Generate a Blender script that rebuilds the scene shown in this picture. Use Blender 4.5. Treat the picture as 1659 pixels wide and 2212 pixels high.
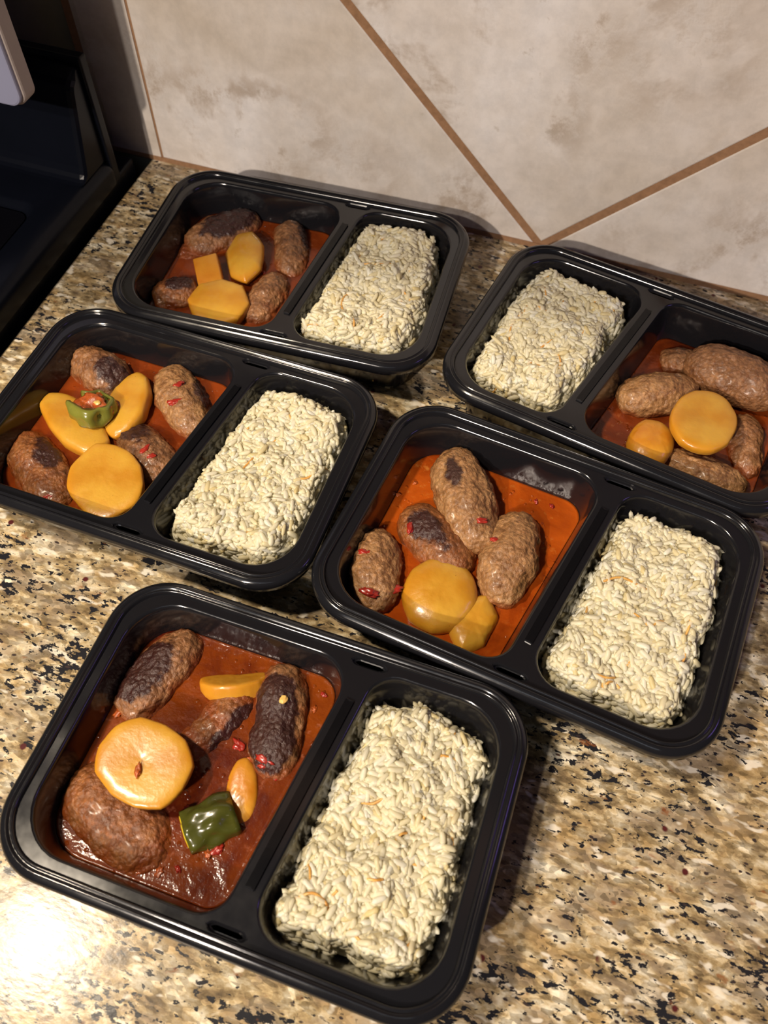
import bpy, bmesh, math, random
import numpy as np
from mathutils import Matrix, Vector, noise

for o in list(bpy.data.objects):
    bpy.data.objects.remove(o)
SC = bpy.context.scene
COL = SC.collection
random.seed(7)
RNG = np.random.default_rng(11)

# ------------------------------------------------------------------ camera
cam = bpy.data.cameras.new('camera')
co = bpy.data.objects.new('camera', cam)
COL.objects.link(co)
RM = [[0.9478767472378573, -0.27552400635014357, 0.16005059815542028],
      [0.31845919070082396, 0.8023782865083159, -0.5047502641877027],
      [0.010649690292616865, 0.5294106225456481, 0.8482988723512799]]
co.matrix_world = Matrix.Translation((0.19166, -0.53172, 0.44642)) @ Matrix(RM).to_4x4()
cam.sensor_fit = 'HORIZONTAL'
cam.sensor_width = 36.0
cam.lens = 1834.02 / 1659 * 36
cam.clip_start = 0.01
cam.dof.use_dof = True
cam.dof.focus_distance = 0.49
cam.dof.aperture_fstop = 14.0
SC.camera = co

# ------------------------------------------------------------------ world, lamps, exposure
w = bpy.data.worlds.new('kitchen_ambient')
SC.world = w
w.use_nodes = True
w.node_tree.nodes['Background'].inputs[0].default_value = (0.62, 0.66, 0.80, 1)
w.node_tree.nodes['Background'].inputs[1].default_value = 0.045


def area(name, loc, target, sx, sy, power, color, shape='RECTANGLE'):
    l = bpy.data.lights.new(name, 'AREA')
    l.shape = shape
    l.size = sx
    if shape in ('RECTANGLE', 'ELLIPSE'):
        l.size_y = sy
    l.energy = power
    l.color = color
    o = bpy.data.objects.new(name, l)
    COL.objects.link(o)
    o.location = loc
    d = Vector(target) - Vector(loc)
    o.rotation_euler = d.to_track_quat('-Z', 'Y').to_euler()
    return o




def spot(name, loc, target, radius, power, color, cone, blend):
    l = bpy.data.lights.new(name, 'SPOT')
    l.shadow_soft_size = radius
    l.energy = power
    l.color = color
    l.spot_size = math.radians(cone)
    l.spot_blend = blend
    o = bpy.data.objects.new(name, l)
    COL.objects.link(o)
    o.location = loc
    o.rotation_euler = (Vector(target) - Vector(loc)).to_track_quat('-Z', 'Y').to_euler()
    return o


# warm-white downlight close above and to the left of the counter
spot('ceiling_downlight', (-0.33, -0.575, 1.00), (0.13, -0.30, 0), 0.036, 43.0, (1.0, 0.84, 0.64), 95, 1.0)
# two ceiling lamps further back in the kitchen, behind the photographer
spot('ceiling_downlight', (-0.42, -2.30, 1.48), (0.10, 0.0, 0.08), 0.030, 170.0, (1.0, 0.86, 0.72), 50, 0.6)
spot('ceiling_downlight', (-0.26, -1.87, 1.48), (0.10, 0.0, 0.08), 0.030, 50.0, (1.0, 0.88, 0.78), 50, 0.6)
# long cool panel light of the kitchen behind the photographer
area('kitchen_panel_light', (0.1, -1.5, 1.35), (0.05, -0.1, 0), 1.3, 0.06, 0.7, (0.80, 0.88, 1.0))
# violet strip light far to the right
area('violet_strip_light', (0.82, -0.24, 0.44), (0.36, 0.0, 0.12), 0.20, 0.08, 0.25, (0.38, 0.22, 1.0))

SC.view_settings.view_transform = 'Standard'
SC.view_settings.look = 'None'
SC.view_settings.gamma = 1.0
SC.view_settings.use_curve_mapping = False
SC.view_settings.exposure = 0.0

# ------------------------------------------------------------------ node helpers


class NT:
    def __init__(s, name):
        s.m = bpy.data.materials.new(name)
        s.m.use_nodes = True
        s.t = s.m.node_tree
        s.b = s.t.nodes['Principled BSDF']

    def n(s, typ, **kw):
        nd = s.t.nodes.new(typ)
        for k, v in kw.items():
            if k.startswith('i_'):
                key = k[2:]
                key = int(key) if key.isdigit() else key.replace('_', ' ')
                s.setin(nd.inputs[key], v)
            else:
                setattr(nd, k, v)
        return nd

    def setin(s, sock, v):
        if isinstance(v, bpy.types.NodeSocket):
            s.t.links.new(v, sock)
        else:
            if isinstance(v, tuple) and len(v) == 3 and sock.type == 'RGBA':
                v = v + (1,)
            sock.default_value = v

    def p(s, **kw):
        for k, v in kw.items():
            s.setin(s.b.inputs[k.replace('_', ' ')], v)

    def coord(s, scale=(1, 1, 1), rot=(0, 0, 0), loc=(0, 0, 0), which='Object'):
        c = s.n('ShaderNodeTexCoord')
        m = s.n('ShaderNodeMapping')
        s.setin(m.inputs['Vector'], c.outputs[which])
        m.inputs['Scale'].default_value = scale
        m.inputs['Rotation'].default_value = rot
        m.inputs['Location'].default_value = loc
        return m.outputs[0]

    def noise(s, vec, scale, detail=3, rough=.5, dist=0):
        return s.n('ShaderNodeTexNoise', i_Vector=vec, i_Scale=scale, i_Detail=detail, i_Roughness=rough,
                   i_Distortion=dist).outputs[0]

    def vor(s, vec, scale, feature='F1', out='Distance', rand=1.0):
        nd = s.n('ShaderNodeTexVoronoi', i_Vector=vec, i_Scale=scale, i_Randomness=rand)
        nd.feature = feature
        return nd.outputs[out]

    def ramp(s, fac, stops, interp='LINEAR'):
        r = s.n('ShaderNodeValToRGB')
        s.setin(r.inputs[0], fac)
        cr = r.color_ramp
        cr.interpolation = interp
        while len(cr.elements) < len(stops):
            cr.elements.new(0.5)
        for e, (p, c) in zip(cr.elements, stops):
            e.position = p
            e.color = (c, c, c, 1) if not isinstance(c, tuple) else c + (1,)
        return r.outputs[0]

    def mix(s, fac, a, b, mode='MIX'):
        m = s.n('ShaderNodeMix', data_type='RGBA', blend_type=mode)
        s.setin(m.inputs[0], fac)
        s.setin(m.inputs[6], a)
        s.setin(m.inputs[7], b)
        return m.outputs[2]

    def math(s, op, a, b=0.0, clamp=False):
        m = s.n('ShaderNodeMath', operation=op, use_clamp=clamp)
        s.setin(m.inputs[0], a)
        s.setin(m.inputs[1], b)
        return m.outputs[0]

    def bump(s, h, strength, dist, normal=None):
        b = s.n('ShaderNodeBump', i_Height=h, i_Strength=strength, i_Distance=dist)
        if normal is not None:
            s.setin(b.inputs['Normal'], normal)
        return b.outputs[0]

    def attr(s, name, out='Fac'):
        return s.n('ShaderNodeAttribute', attribute_name=name).outputs[out]


# ------------------------------------------------------------------ materials


def mat_granite():
    t = NT('granite')
    v = t.coord(scale=(0.75, 1.45, 1.0), rot=(0, 0, math.radians(10)))
    wn = t.n('ShaderNodeTexNoise', i_Vector=v, i_Scale=70.0, i_Detail=3.0)
    off = t.n('ShaderNodeVectorMath', operation='SCALE')
    sub = t.n('ShaderNodeVectorMath', operation='SUBTRACT')
    t.setin(sub.inputs[0], wn.outputs['Color'])
    sub.inputs[1].default_value = (.5, .5, .5)
    t.setin(off.inputs[0], sub.outputs[0])
    off.inputs['Scale'].default_value = 0.006
    add = t.n('ShaderNodeVectorMath', operation='ADD')
    t.setin(add.inputs[0], v)
    t.setin(add.inputs[1], off.outputs[0])
    vw = add.outputs[0]
    big = t.noise(v, 9, 3, .5)
    n1 = t.noise(vw, 88, 6, .66)
    base = t.ramp(n1, [(0.30, (.10, .072, .042)), (0.40, (.22, .155, .080)), (0.48, (.38, .285, .150)), (0.55, (.52, .43, .28)),
                       (0.66, (.70, .64, .50))])
    # taupe-grey clouds
    gm = t.ramp(t.noise(vw, 45, 4, .6), [(0.50, 0.0), (0.60, 1.0)])
    base = t.mix(t.math('MULTIPLY', gm, .72), base, (.25, .19, .13))
    gold = t.ramp(t.noise(vw, 48, 3, .55), [(0.52, 0.0), (0.66, 1.0)])
    base = t.mix(t.math('MULTIPLY', gold, .45), base, (.46, .30, .12))
    # crystals
    cell = t.n('ShaderNodeTexVoronoi', i_Vector=vw, i_Scale=330.0)
    cv = t.n('ShaderNodeSeparateColor')
    t.setin(cv.inputs[0], cell.outputs['Color'])
    cmul = t.ramp(cv.outputs[0], [(0.0, .58), (0.5, .96), (1.0, 1.38)])
    base = t.mix(1.0, base, cmul, 'MULTIPLY')
    white = t.ramp(t.noise(vw, 95, 2, .5), [(0.62, 0.0), (0.68, 1.0)])
    base = t.mix(t.math('MULTIPLY', white, .75), base, (.82, .76, .64))
    # black mica flecks, gathered in drifts
    fl = t.noise(vw, 215, 4, .62, .15)
    drift = t.noise(v, 26, 3, .55)
    th = t.math('SUBTRACT', t.math('ADD', fl, t.math('MULTIPLY', drift, .52)), t.math('MULTIPLY', big, -.06))
    bm = t.ramp(th, [(0.868, 0.0), (0.895, 1.0)])
    base = t.mix(bm, base, (.018, .018, .022))
    fl2 = t.ramp(t.vor(vw, 190), [(0.14, 1.0), (0.22, 0.0)])
    fm2 = t.ramp(t.noise(v, 70, 2), [(0.44, 0.0), (0.52, 1.0)])
    base = t.mix(t.math('MULTIPLY', fl2, fm2), base, (.045, .032, .03))
    # garnet dots
    dv = t.coord(loc=(.3, .7, 0), rot=(0, 0, .6))
    dots = t.ramp(t.vor(dv, 62), [(0.085, 1.0), (0.13, 0.0)])
    dm = t.ramp(t.noise(dv, 33, 2), [(0.52, 0.0), (0.55, 1.0)])
    base = t.mix(t.math('MULTIPLY', dots, dm), base, (.085, .018, .018))
    rust = t.ramp(t.noise(vw, 120, 3, .6), [(0.66, 0.0), (0.74, 1.0)])
    base = t.mix(t.math('MULTIPLY', rust, .7), base, (.25, .09, .03))
    t.p(Base_Color=base, Roughness=.22, Specular_IOR_Level=.24)
    t.p(Normal=t.bump(t.noise(v, 320, 2), .10, .0006))
    return t.m


def mat_tile():
    t = NT('stone_look_tile')
    v = t.coord(which='Object')
    soft = t.noise(v, 14, 6, .62)
    base = t.ramp(soft, [(0.30, (.65, .59, .52)), (0.5, (.75, .70, .645)), (0.68, (.81, .78, .75))])
    cloud = t.ramp(t.noise(v, 5.0, 4, .55), [(0.38, (.86, .82, .77)), (0.62, (1.03, 1.03, 1.06))])
    base = t.mix(1.0, base, cloud, 'MULTIPLY')
    mott = t.ramp(t.noise(v, 75, 5, .7), [(0.35, .90), (0.6, 1.03)])
    base = t.mix(1.0, base, mott, 'MULTIPLY')
    # veins : narrow band of a warped noise, gated by a patch mask
    vn = t.noise(v, 5.2, 7, .62, .5)
    band = t.math('ABSOLUTE', t.math('SUBTRACT', vn, .515))
    vein = t.ramp(band, [(0.0, 1.0), (0.018, .8), (0.050, 0.0)])
    brk = t.ramp(t.noise(v, 38, 5, .7), [(0.42, 0.0), (0.54, 1.0)])
    gate = t.ramp(t.noise(v, 6, 2, .5), [(0.46, 0.0), (0.58, 1.0)])
    vm = t.math('MULTIPLY', t.math('MULTIPLY', vein, brk), gate)
    base = t.mix(t.math('MULTIPLY', vm, .66), base, (.36, .27, .19))
    sp = t.ramp(t.noise(v, 60, 4, .62, .3), [(0.63, 0.0), (0.70, 1.0)])
    spg = t.ramp(t.noise(v, 11, 2, .5), [(0.52, 0.0), (0.62, 1.0)])
    base = t.mix(t.math('MULTIPLY', t.math('MULTIPLY', sp, spg), .5), base, (.42, .36, .29))
    t.p(Base_Color=base, Roughness=.42, Specular_IOR_Level=.35)
    t.p(Normal=t.bump(t.noise(v, 120, 4, .6), .12, .0008))
    return t.m


def mat_simple(name, col, rough=.5, spec=.5, noise_amt=0.0, nscale=80, coat=0.0, metallic=0.0, bump=0.0):
    t = NT(name)
    c = col
    v = t.coord()
    if noise_amt:
        r = t.ramp(t.noise(v, nscale, 4, .6), [(0.3, 1 - noise_amt), (0.7, 1 + noise_amt * .6)])
        c = t.mix(1.0, col, r, 'MULTIPLY')
    t.p(Base_Color=c, Roughness=rough, Specular_IOR_Level=spec, Coat_Weight=coat, Coat_Roughness=.08, Metallic=metallic)
    if bump:
        t.p(Normal=t.bump(t.noise(v, nscale * 2, 4, .6), bump, .0008))
    return t.m


def mat_plastic():
    t = NT('black_polypropylene')
    v = t.coord()
    r = t.ramp(t.noise(v, 45, 4, .6), [(0.35, .10), (0.65, .17)])
    t.p(Base_Color=(.009, .009, .011), Roughness=r, Specular_IOR_Level=.55)
    t.p(Normal=t.bump(t.noise(v, 28, 2, .5), .05, .002))
    return t.m


def mat_rice():
    t = NT('cooked_rice')
    a = t.attr('tone')
    c = t.ramp(a, [(0.0, (.86, .72, .34)), (0.35, (.92, .85, .60)), (0.7, (.96, .92, .74)), (1.0, (.98, .97, .88))])
    t.p(Base_Color=c, Roughness=.30, Specular_IOR_Level=.4)
    v = t.coord()
    t.p(Normal=t.bump(t.noise(v, 900, 2), .15, .0004))
    tr = t.n('ShaderNodeBsdfTranslucent', i_Color=c)
    mx = t.n('ShaderNodeMixShader', i_0=.48)
    t.t.links.new(t.b.outputs[0], mx.inputs[1])
    t.t.links.new(tr.outputs[0], mx.inputs[2])
    t.t.links.new(mx.outputs[0], t.t.nodes['Material Output'].inputs[0])
    return t.m


def mat_vermicelli():
    t = NT('toasted_vermicelli')
    v = t.coord()
    c = t.ramp(t.noise(v, 240, 3), [(0.35, (.55, .27, .055)), (0.65, (.74, .44, .13))])
    t.p(Base_Color=c, Roughness=.32, Subsurface_Weight=.2, Subsurface_Scale=.002)
    return t.m


def mat_meat(name, light, mid, dark):
    t = NT(name)
    v = t.coord()
    n1 = t.noise(v, 110, 5, .65)
    c = t.ramp(n1, [(0.30, dark), (0.48, mid), (0.68, light)])
    cl = t.ramp(t.vor(v, 420), [(0.0, 1.12), (0.6, .70)])
    c = t.mix(1.0, c, cl, 'MULTIPLY')
    wet = t.attr('wet')
    c = t.mix(t.math('MULTIPLY', wet, .75, True), c, (.23, .045, .008))
    ch = t.attr('char')
    chn = t.math('ADD', ch, t.math('MULTIPLY', t.math('SUBTRACT', t.noise(v, 160, 4, .6), .5), .9))
    cm = t.ramp(chn, [(0.42, 0.0), (0.62, 1.0)])
    c = t.mix(t.math('MULTIPLY', cm, .93), c, (.028, .0085, .009))
    rough = t.mix(cm, t.mix(wet, (.36, .36, .36), (.20, .20, .20)), (.24, .24, .24))
    r = t.n('ShaderNodeSeparateColor')
    t.setin(r.inputs[0], rough)
    t.p(Base_Color=c, Roughness=r.outputs[0], Specular_IOR_Level=.5, Subsurface_Weight=.06, Subsurface_Scale=.003,
        Coat_Weight=t.math('SUBTRACT', .2, t.math('MULTIPLY', cm, .17)), Coat_Roughness=.2)
    h = t.math('ADD', t.noise(v, 480, 4, .65), t.math('MULTIPLY', t.vor(v, 360), -.8))
    t.p(Normal=t.bump(h, .85, .0012))
    return t.m


def mat_potato(name, warm):
    t = NT(name)
    v = t.coord()
    c1 = (.60, .33, .038) if not warm else (.63, .30, .03)
    c2 = (.50, .22, .013) if not warm else (.50, .18, .010)
    c = t.ramp(t.noise(v, 38, 3, .5), [(0.38, c2), (0.60, c1)])
    st = t.ramp(t.noise(v, 26, 3, .6, .4), [(0.56, 0.0), (0.72, 1.0)])
    c = t.mix(t.math('MULTIPLY', st, .45), c, (.60, .20, .02))
    ed = t.attr('edge')
    c = t.mix(t.math('MULTIPLY', ed, .62, True), c, (.58, .24, .012))
    wet = t.attr('wet')
    c = t.mix(t.math('MULTIPLY', wet, .75, True), c, (.42, .10, .008))
    sp = t.ramp(t.vor(v, 190), [(0.035, 1.0), (0.06, 0.0)])
    sg = t.ramp(t.noise(v, 60, 2), [(0.52, 0.0), (0.56, 1.0)])
    c = t.mix(t.math('MULTIPLY', t.math('MULTIPLY', sp, sg), .8), c, (.20, .09, .02))
    t.p(Base_Color=c, Roughness=.34, Specular_IOR_Level=.5, Subsurface_Weight=.35, Subsurface_Scale=.006,
        Coat_Weight=.30, Coat_Roughness=.12)
    t.b.inputs['Subsurface Radius'].default_value = (1.0, .55, .12)
    t.p(Normal=t.bump(t.noise(v, 330, 3, .6), .22, .0008))
    return t.m


def mat_sauce(name, deep, mid, pulp):
    t = NT(name)
    v = t.coord()
    c = t.ramp(t.noise(v, 24, 5, .65, .5), [(0.36, deep), (0.64, mid)])
    pm = t.ramp(t.noise(v, 210, 4, .66), [(0.58, 0.0), (0.72, 1.0)])
    pg = t.ramp(t.noise(v, 40, 2), [(0.42, 0.0), (0.60, 1.0)])
    c = t.mix(t.math('MULTIPLY', t.math('MULTIPLY', pm, pg), .7), c, pulp)
    t.p(Base_Color=c, Roughness=.15, Specular_IOR_Level=.3, Subsurface_Weight=.25, Subsurface_Scale=.005)
    t.b.inputs['Subsurface Radius'].default_value = (1.0, .25, .06)
    dr = t.ramp(t.vor(v, 210), [(0.0, 1.0), (0.16, .75), (0.26, 0.0)])
    dg = t.ramp(t.noise(v, 55, 2), [(0.52, 0.0), (0.60, 1.0)])
    h = t.math('ADD', t.math('MULTIPLY', dr, dg), t.math('MULTIPLY', t.noise(v, 150, 4, .6), .7))
    t.p(Normal=t.bump(h, .6, .0011))
    return t.m


M = {}
M['granite'] = mat_granite()
M['tile'] = mat_tile()
M['grout'] = mat_simple('tan_grout', (.33, .185, .10), .85, .2, .18, 220, bump=.3)
M['paint'] = mat_simple('painted_plaster', (.42, .40, .33), .8, .2, .05, 60)
M['plastic'] = mat_plastic()
M['rice'] = mat_rice()
M['verm'] = mat_vermicelli()
M['meat_tan'] = mat_meat('meat_tan', (.54, .29, .12), (.39, .19, .072), (.21, .085, .028))
M['meat_brown'] = mat_meat('meat_brown', (.45, .215, .09), (.31, .135, .052), (.16, .06, .022))
M['meat_sauced'] = mat_meat('meat_sauced', (.40, .16, .05), (.28, .095, .026), (.15, .045, .012))
M['potato'] = mat_potato('potato_pale', False)
M['potato_warm'] = mat_potato('potato_orange', True)
M['sauce_front'] = mat_sauce('tomato_sauce_deep', (.080, .010, .004), (.21, .042, .004), (.36, .12, .06))
M['sauce_orange'] = mat_sauce('tomato_sauce_orange', (.21, .030, .003), (.42, .078, .006), (.46, .17, .03))
M['sauce_dark'] = mat_sauce('tomato_sauce_brown', (.10, .016, .004), (.24, .042, .006), (.34, .12, .04))
M['pepper'] = mat_simple('cooked_green_pepper', (.062, .066, .010), .25, .5, .25, 60, coat=.4)
M['pepper_in'] = mat_simple('pepper_flesh', (.55, .40, .02), .3, .5, .3, 90, coat=.4)
M['pepper_light'] = mat_simple('pepper_light_green', (.17, .17, .025), .28, .5, .25, 60, coat=.4)
M['red'] = mat_simple('red_pepper_piece', (.34, .022, .012), .3, .5, .35, 200, coat=.5)
M['pulp'] = mat_simple('tomato_pulp', (.42, .085, .014), .25, .5, .5, 240, coat=.5, bump=.7)
M['seed'] = mat_simple('pepper_seed', (.80, .50, .14), .3, .5, .15, 300, coat=.4)
M['enamel'] = mat_simple('black_enamel', (.004, .005, .009), .28, .15, .1, 30)
M['panel'] = mat_simple('pale_lavender_panel', (.30, .31, .44), .35, .5, .03, 40)
M['panel_side'] = mat_simple('beige_panel_edge', (.42, .36, .33), .5, .4, .04, 60)
M['glass'] = mat_simple('black_ceramic_glass', (.004, .004, .006), .06, .5, .05, 20)
M['cabinet'] = mat_simple('dark_wood_cabinet', (.16, .075, .035), .5, .4, .3, 14)
M['floor'] = mat_simple('floor_finish', (.22, .15, .10), .5, .4, .2, 9)

# ------------------------------------------------------------------ object helpers


def link(name, me, parent=None, mat=None, smooth=True):
    if mat is not None:
        me.materials.clear()
        me.materials.append(mat)
    if smooth:
        me.polygons.foreach_set('use_smooth', [True] * len(me.polygons))
    o = bpy.data.objects.new(name, me)
    COL.objects.link(o)
    if parent:
        o.parent = parent
    return o


def from_bm(name, bm, parent=None, mat=None, smooth=True):
    me = bpy.data.meshes.new(name)
    bmesh.ops.recalc_face_normals(bm, faces=bm.faces[:])
    bm.to_mesh(me)
    bm.free()
    return link(name, me, parent, mat, smooth)


def pydata(name, V, F, parent=None, mat=None, smooth=True):
    me = bpy.data.meshes.new(name)
    me.from_pydata([tuple(v) for v in V], [], F)
    me.update()
    return link(name, me, parent, mat, smooth)


def tag(o, label, cat, group=None, kind=None):
    o['label'] = label
    o['category'] = cat
    if group:
        o['group'] = group
    if kind:
        o['kind'] = kind
    return o


def empty(name, loc=(0, 0, 0), rz=0):
    o = bpy.data.objects.new(name, None)
    o.empty_display_size = .01
    COL.objects.link(o)
    o.location = loc
    o.rotation_euler = (0, 0, rz)
    return o


def recenter(o):
    """move a mesh object's origin to the centre of its base"""
    me = o.data
    n = len(me.vertices)
    a = np.empty(n * 3)
    me.vertices.foreach_get('co', a)
    a = a.reshape(-1, 3)
    c = (a.min(0) + a.max(0)) / 2
    c[2] = a[:, 2].min()
    a -= c
    me.vertices.foreach_set('co', a.ravel())
    me.update()
    o.location = Vector(o.location) + Vector(c)
    return o


def box_bm(bm, x0, x1, y0, y1, z0, z1, bev=0.0, seg=3):
    g = bmesh.ops.create_cube(bm, size=1)
    vs = g['verts']
    bmesh.ops.scale(bm, vec=(x1 - x0, y1 - y0, z1 - z0), verts=vs)
    bmesh.ops.translate(bm, vec=((x0 + x1) / 2, (y0 + y1) / 2, (z0 + z1) / 2), verts=vs)
    if bev:
        es = list({e for v in vs for e in v.link_edges})
        bmesh.ops.bevel(bm, geom=es, offset=bev, segments=seg, profile=.5, affect='EDGES')


def box(name, x0, x1, y0, y1, z0, z1, mat, parent=None, bev=0.0, seg=3, smooth=False):
    bm = bmesh.new()
    box_bm(bm, x0, x1, y0, y1, z0, z1, bev, seg)
    return from_bm(name, bm, parent, mat, smooth)


# ------------------------------------------------------------------ setting
LX = -0.1885      # right side of the range = left end of the visible worktop
wall = box('wall_back', -1.3, 1.6, 0.0078, 0.12, -0.92, 1.7, M['paint'])
wall['kind'] = 'structure'
fl = box('floor', -1.6, 1.9, -2.4, 0.12, -0.95, -0.92, M['floor'])
fl['kind'] = 'structure'
box('grout_bed', -0.2305, 1.55, 0.0007, 0.0079, 0.0005, 0.62, M['grout'], wall)
box('caulk_line', -0.2305, 1.55, -0.0004, 0.003, 0.0, 0.0040, M['grout'], wall)


def clip(poly, a, b, c):
    """keep the part of poly with a*x+b*z>=c"""
    out = []
    n = len(poly)
    for i in range(n):
        p, q = poly[i], poly[(i + 1) % n]
        dp, dq = a * p[0] + b * p[1] - c, a * q[0] + b * q[1] - c
        if dp >= 0:
            out.append(p)
        if dp * dq < 0:
            t = dp / (dp - dq)
            out.append((p[0] + t * (q[0] - p[0]), p[1] + t * (q[1] - p[1])))
    return out


def tile_piece(poly, y0, y1, parent, bev=.0011):
    cx = sum(p[0] for p in poly) / len(poly)
    cz = sum(p[1] for p in poly) / len(poly)
    bm = bmesh.new()
    f = [bm.verts.new((p[0] - cx, y0, p[1] - cz)) for p in poly]
    r = [bm.verts.new((p[0] - cx, y1, p[1] - cz)) for p in poly]
    n = len(poly)
    ff = bm.faces.new(f)
    bm.faces.new(r[::-1])
    for i in range(n):
        bm.faces.new((f[i], r[i], r[(i + 1) % n], f[(i + 1) % n]))
    bmesh.ops.bevel(bm, geom=list(ff.edges), offset=bev, segments=2, profile=.5, affect='EDGES')
    o = from_bm('tile', bm, parent, M['tile'], False)
    o.location = (cx, 0, cz)
    return o


GX, GZ, HS, G = 0.1446, 0.0022, 0.2335, 0.0042   # joint crossing, half diagonal, half joint
for i in range(-2, 7):
    for j in range(0, 4):
        if (i + j) % 2 == 0:
            continue
        cx, cz = GX + i * HS, GZ + j * HS
        r = HS - G
        poly = [(cx + r, cz), (cx, cz + r), (cx - r, cz), (cx, cz - r)]
        for a, b, c in ((1, 0, -.1748), (-1, 0, -1.54), (0, 1, .0037), (0, -1, -.60)):
            poly = clip(poly, a, b, c)
            if len(poly) < 3:
                break
        if len(poly) >= 3:
            tile_piece(poly, 0.0, .0078, wall)
# upright bullnose trim pieces closing the tiling beside the range
z = .0035
while z < .59:
    bm = bmesh.new()
    z1 = min(z + .150, .60)
    prof = [(-.1765, 0.0), (-.1765, .0078), (-.228, .0078), (-.228, .005), (-.2265, .0022), (-.2235, .0006), (-.219, 0.0)]
    a = [bm.verts.new((x + .2, y, 0)) for x, y in prof]
    b = [bm.verts.new((x + .2, y, z1 - z)) for x, y in prof]
    n = len(prof)
    bm.faces.new(a)
    bm.faces.new(b[::-1])
    for i in range(n):
        bm.faces.new((a[i], b[i], b[(i + 1) % n], a[(i + 1) % n]))
    o = from_bm('trim_tile', bm, wall, M['tile'], False)
    o.location = (-.2, 0, z)
    z = z1 + .003

top = box('countertop', LX + .0015, 1.5, -0.66, 0.0074, -0.032, 0.0, M['granite'], bev=.003, smooth=False)
top['kind'] = 'structure'
tag(top, 'polished cream and gold granite worktop with black flecks under all the containers', 'countertop')
recenter(top)
cab = box('base_cabinet', LX + .004, 1.45, -0.61, 0.0, -0.92, -0.0322, M['cabinet'], bev=.002)
tag(cab, 'wooden base cabinet under the granite worktop', 'cabinet')
cab['kind'] = 'structure'
recenter(cab)

# wall cupboard over the worktop, above the frame: it shades the back of the counter from the near lamp
cup = empty('wall_cabinet', (.66, -.165, .475))
tag(cup, 'dark wooden wall cabinet hanging above the tiled splashback', 'cabinet')
cup['kind'] = 'structure'
bm = bmesh.new()
box_bm(bm, -.85, .85, -.145, .1650, 0, .70, .002)
from_bm('cabinet_body', bm, cup, M['cabinet'], False)
for k in range(4):
    bm = bmesh.new()
    box_bm(bm, -.848 + k * .425, -.848 + k * .425 + .421, -.165, -.1455, .002, .698, .003)
    dr = from_bm('cabinet_door', bm, cup, M['cabinet'], False)
    bm = bmesh.new()
    box_bm(bm, -.848 + k * .425 + .05, -.848 + k * .425 + .062, -.185, -.1645, .05, .15, .003)
    from_bm('door_handle', bm, dr, M['panel'], False)

mw = empty('microwave_hood', (-.58, -.19, .475))
tag(mw, 'black microwave hood hanging over the cooking range', 'microwave')
bm = bmesh.new()
box_bm(bm, -.378, .378, -.17, .190, 0, .42, .004)
from_bm('microwave_body', bm, mw, M['enamel'], False)
bm = bmesh.new()
box_bm(bm, -.372, .20, -.195, -.1705, .012, .408, .006)
dr = from_bm('microwave_door', bm, mw, M['enamel'], False)
bm = bmesh.new()
box_bm(bm, .165, .180, -.232, -.194, .05, .37, .006)
from_bm('door_handle', bm, dr, M['panel'], False)
bm = bmesh.new()
box_bm(bm, .206, .372, -.190, -.1705, .012, .408, .004)
from_bm('control_strip', bm, mw, M['glass'], False)

# ------------------------------------------------------------------ range at the left edge
rg = empty('kitchen_range', (-.5705, -.352, -.908))
tag(rg, 'black kitchen range with glossy cooktop left of the worktop', 'stove')
OX, OY, OZ = .58, .34, .92


def rp(name, bm, mat, smooth=False, parent=rg):
    for v in bm.verts:
        v.co += Vector((OX, OY, OZ))
    return from_bm(name, bm, parent, mat, smooth)


bm = bmesh.new()
box_bm(bm, -.955, -.2015, -.62, -.004, -.9315, -.001, .003)
rp('oven_body', bm, M['enamel'])
# cooktop frame: raised border round a sunken glass field
bm = bmesh.new()
lo = [(-.958, -.662), (-.1985, -.662), (-.1985, -.028), (-.958, -.028)]


def rect_loop(bm, x0, x1, y0, y1, z, r, n=6):
    vs = []
    for cx, cy, a0 in ((x1 - r, y1 - r, 0), (x0 + r, y1 - r, 90), (x0 + r, y0 + r, 180), (x1 - r, y0 + r, 270)):
        for k in range(n + 1):
            a = math.radians(a0 + 90 * k / n)
            vs.append(bm.verts.new((cx + r * math.cos(a), cy + r * math.sin(a), z)))
    return vs


def bridge(bm, A, B):
    n = len(A)
    for i in range(n):
        bm.faces.new((A[i], A[(i + 1) % n], B[(i + 1) % n], B[i]))


loops = [(0, -.0005, .012), (0, .010, .012), (.0012, .0145, .012), (.004, .018, .012), (.008, .0195, .012), (.013, .020, .012),
         (.0235, .020, .012), (.0255, .0192, .011), (.028, .0155, .010), (.030, .0145, .009)]
prev = None
for off, z, r in loops:
    # back border is wider (the riser stands on it)
    bk = off if off < .02 else off + .048
    cur = rect_loop(bm, -.958 + off, -.1975 - off, -.662 + off, -.030 - bk, z, r)
    if prev:
        bridge(bm, prev, cur)
    prev = cur
rp('cooktop_frame', bm, M['enamel'], True)
bm = bmesh.new()
a = rect_loop(bm, -.927, -.2285, -.631, -.109, .0146, .008)
b = rect_loop(bm, -.927, -.2285, -.631, -.109, .006, .008)
bm.faces.new(a)
bm.faces.new(b[::-1])
bridge(bm, b, a)
rp('cooktop_glass', bm, M['glass'])
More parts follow.
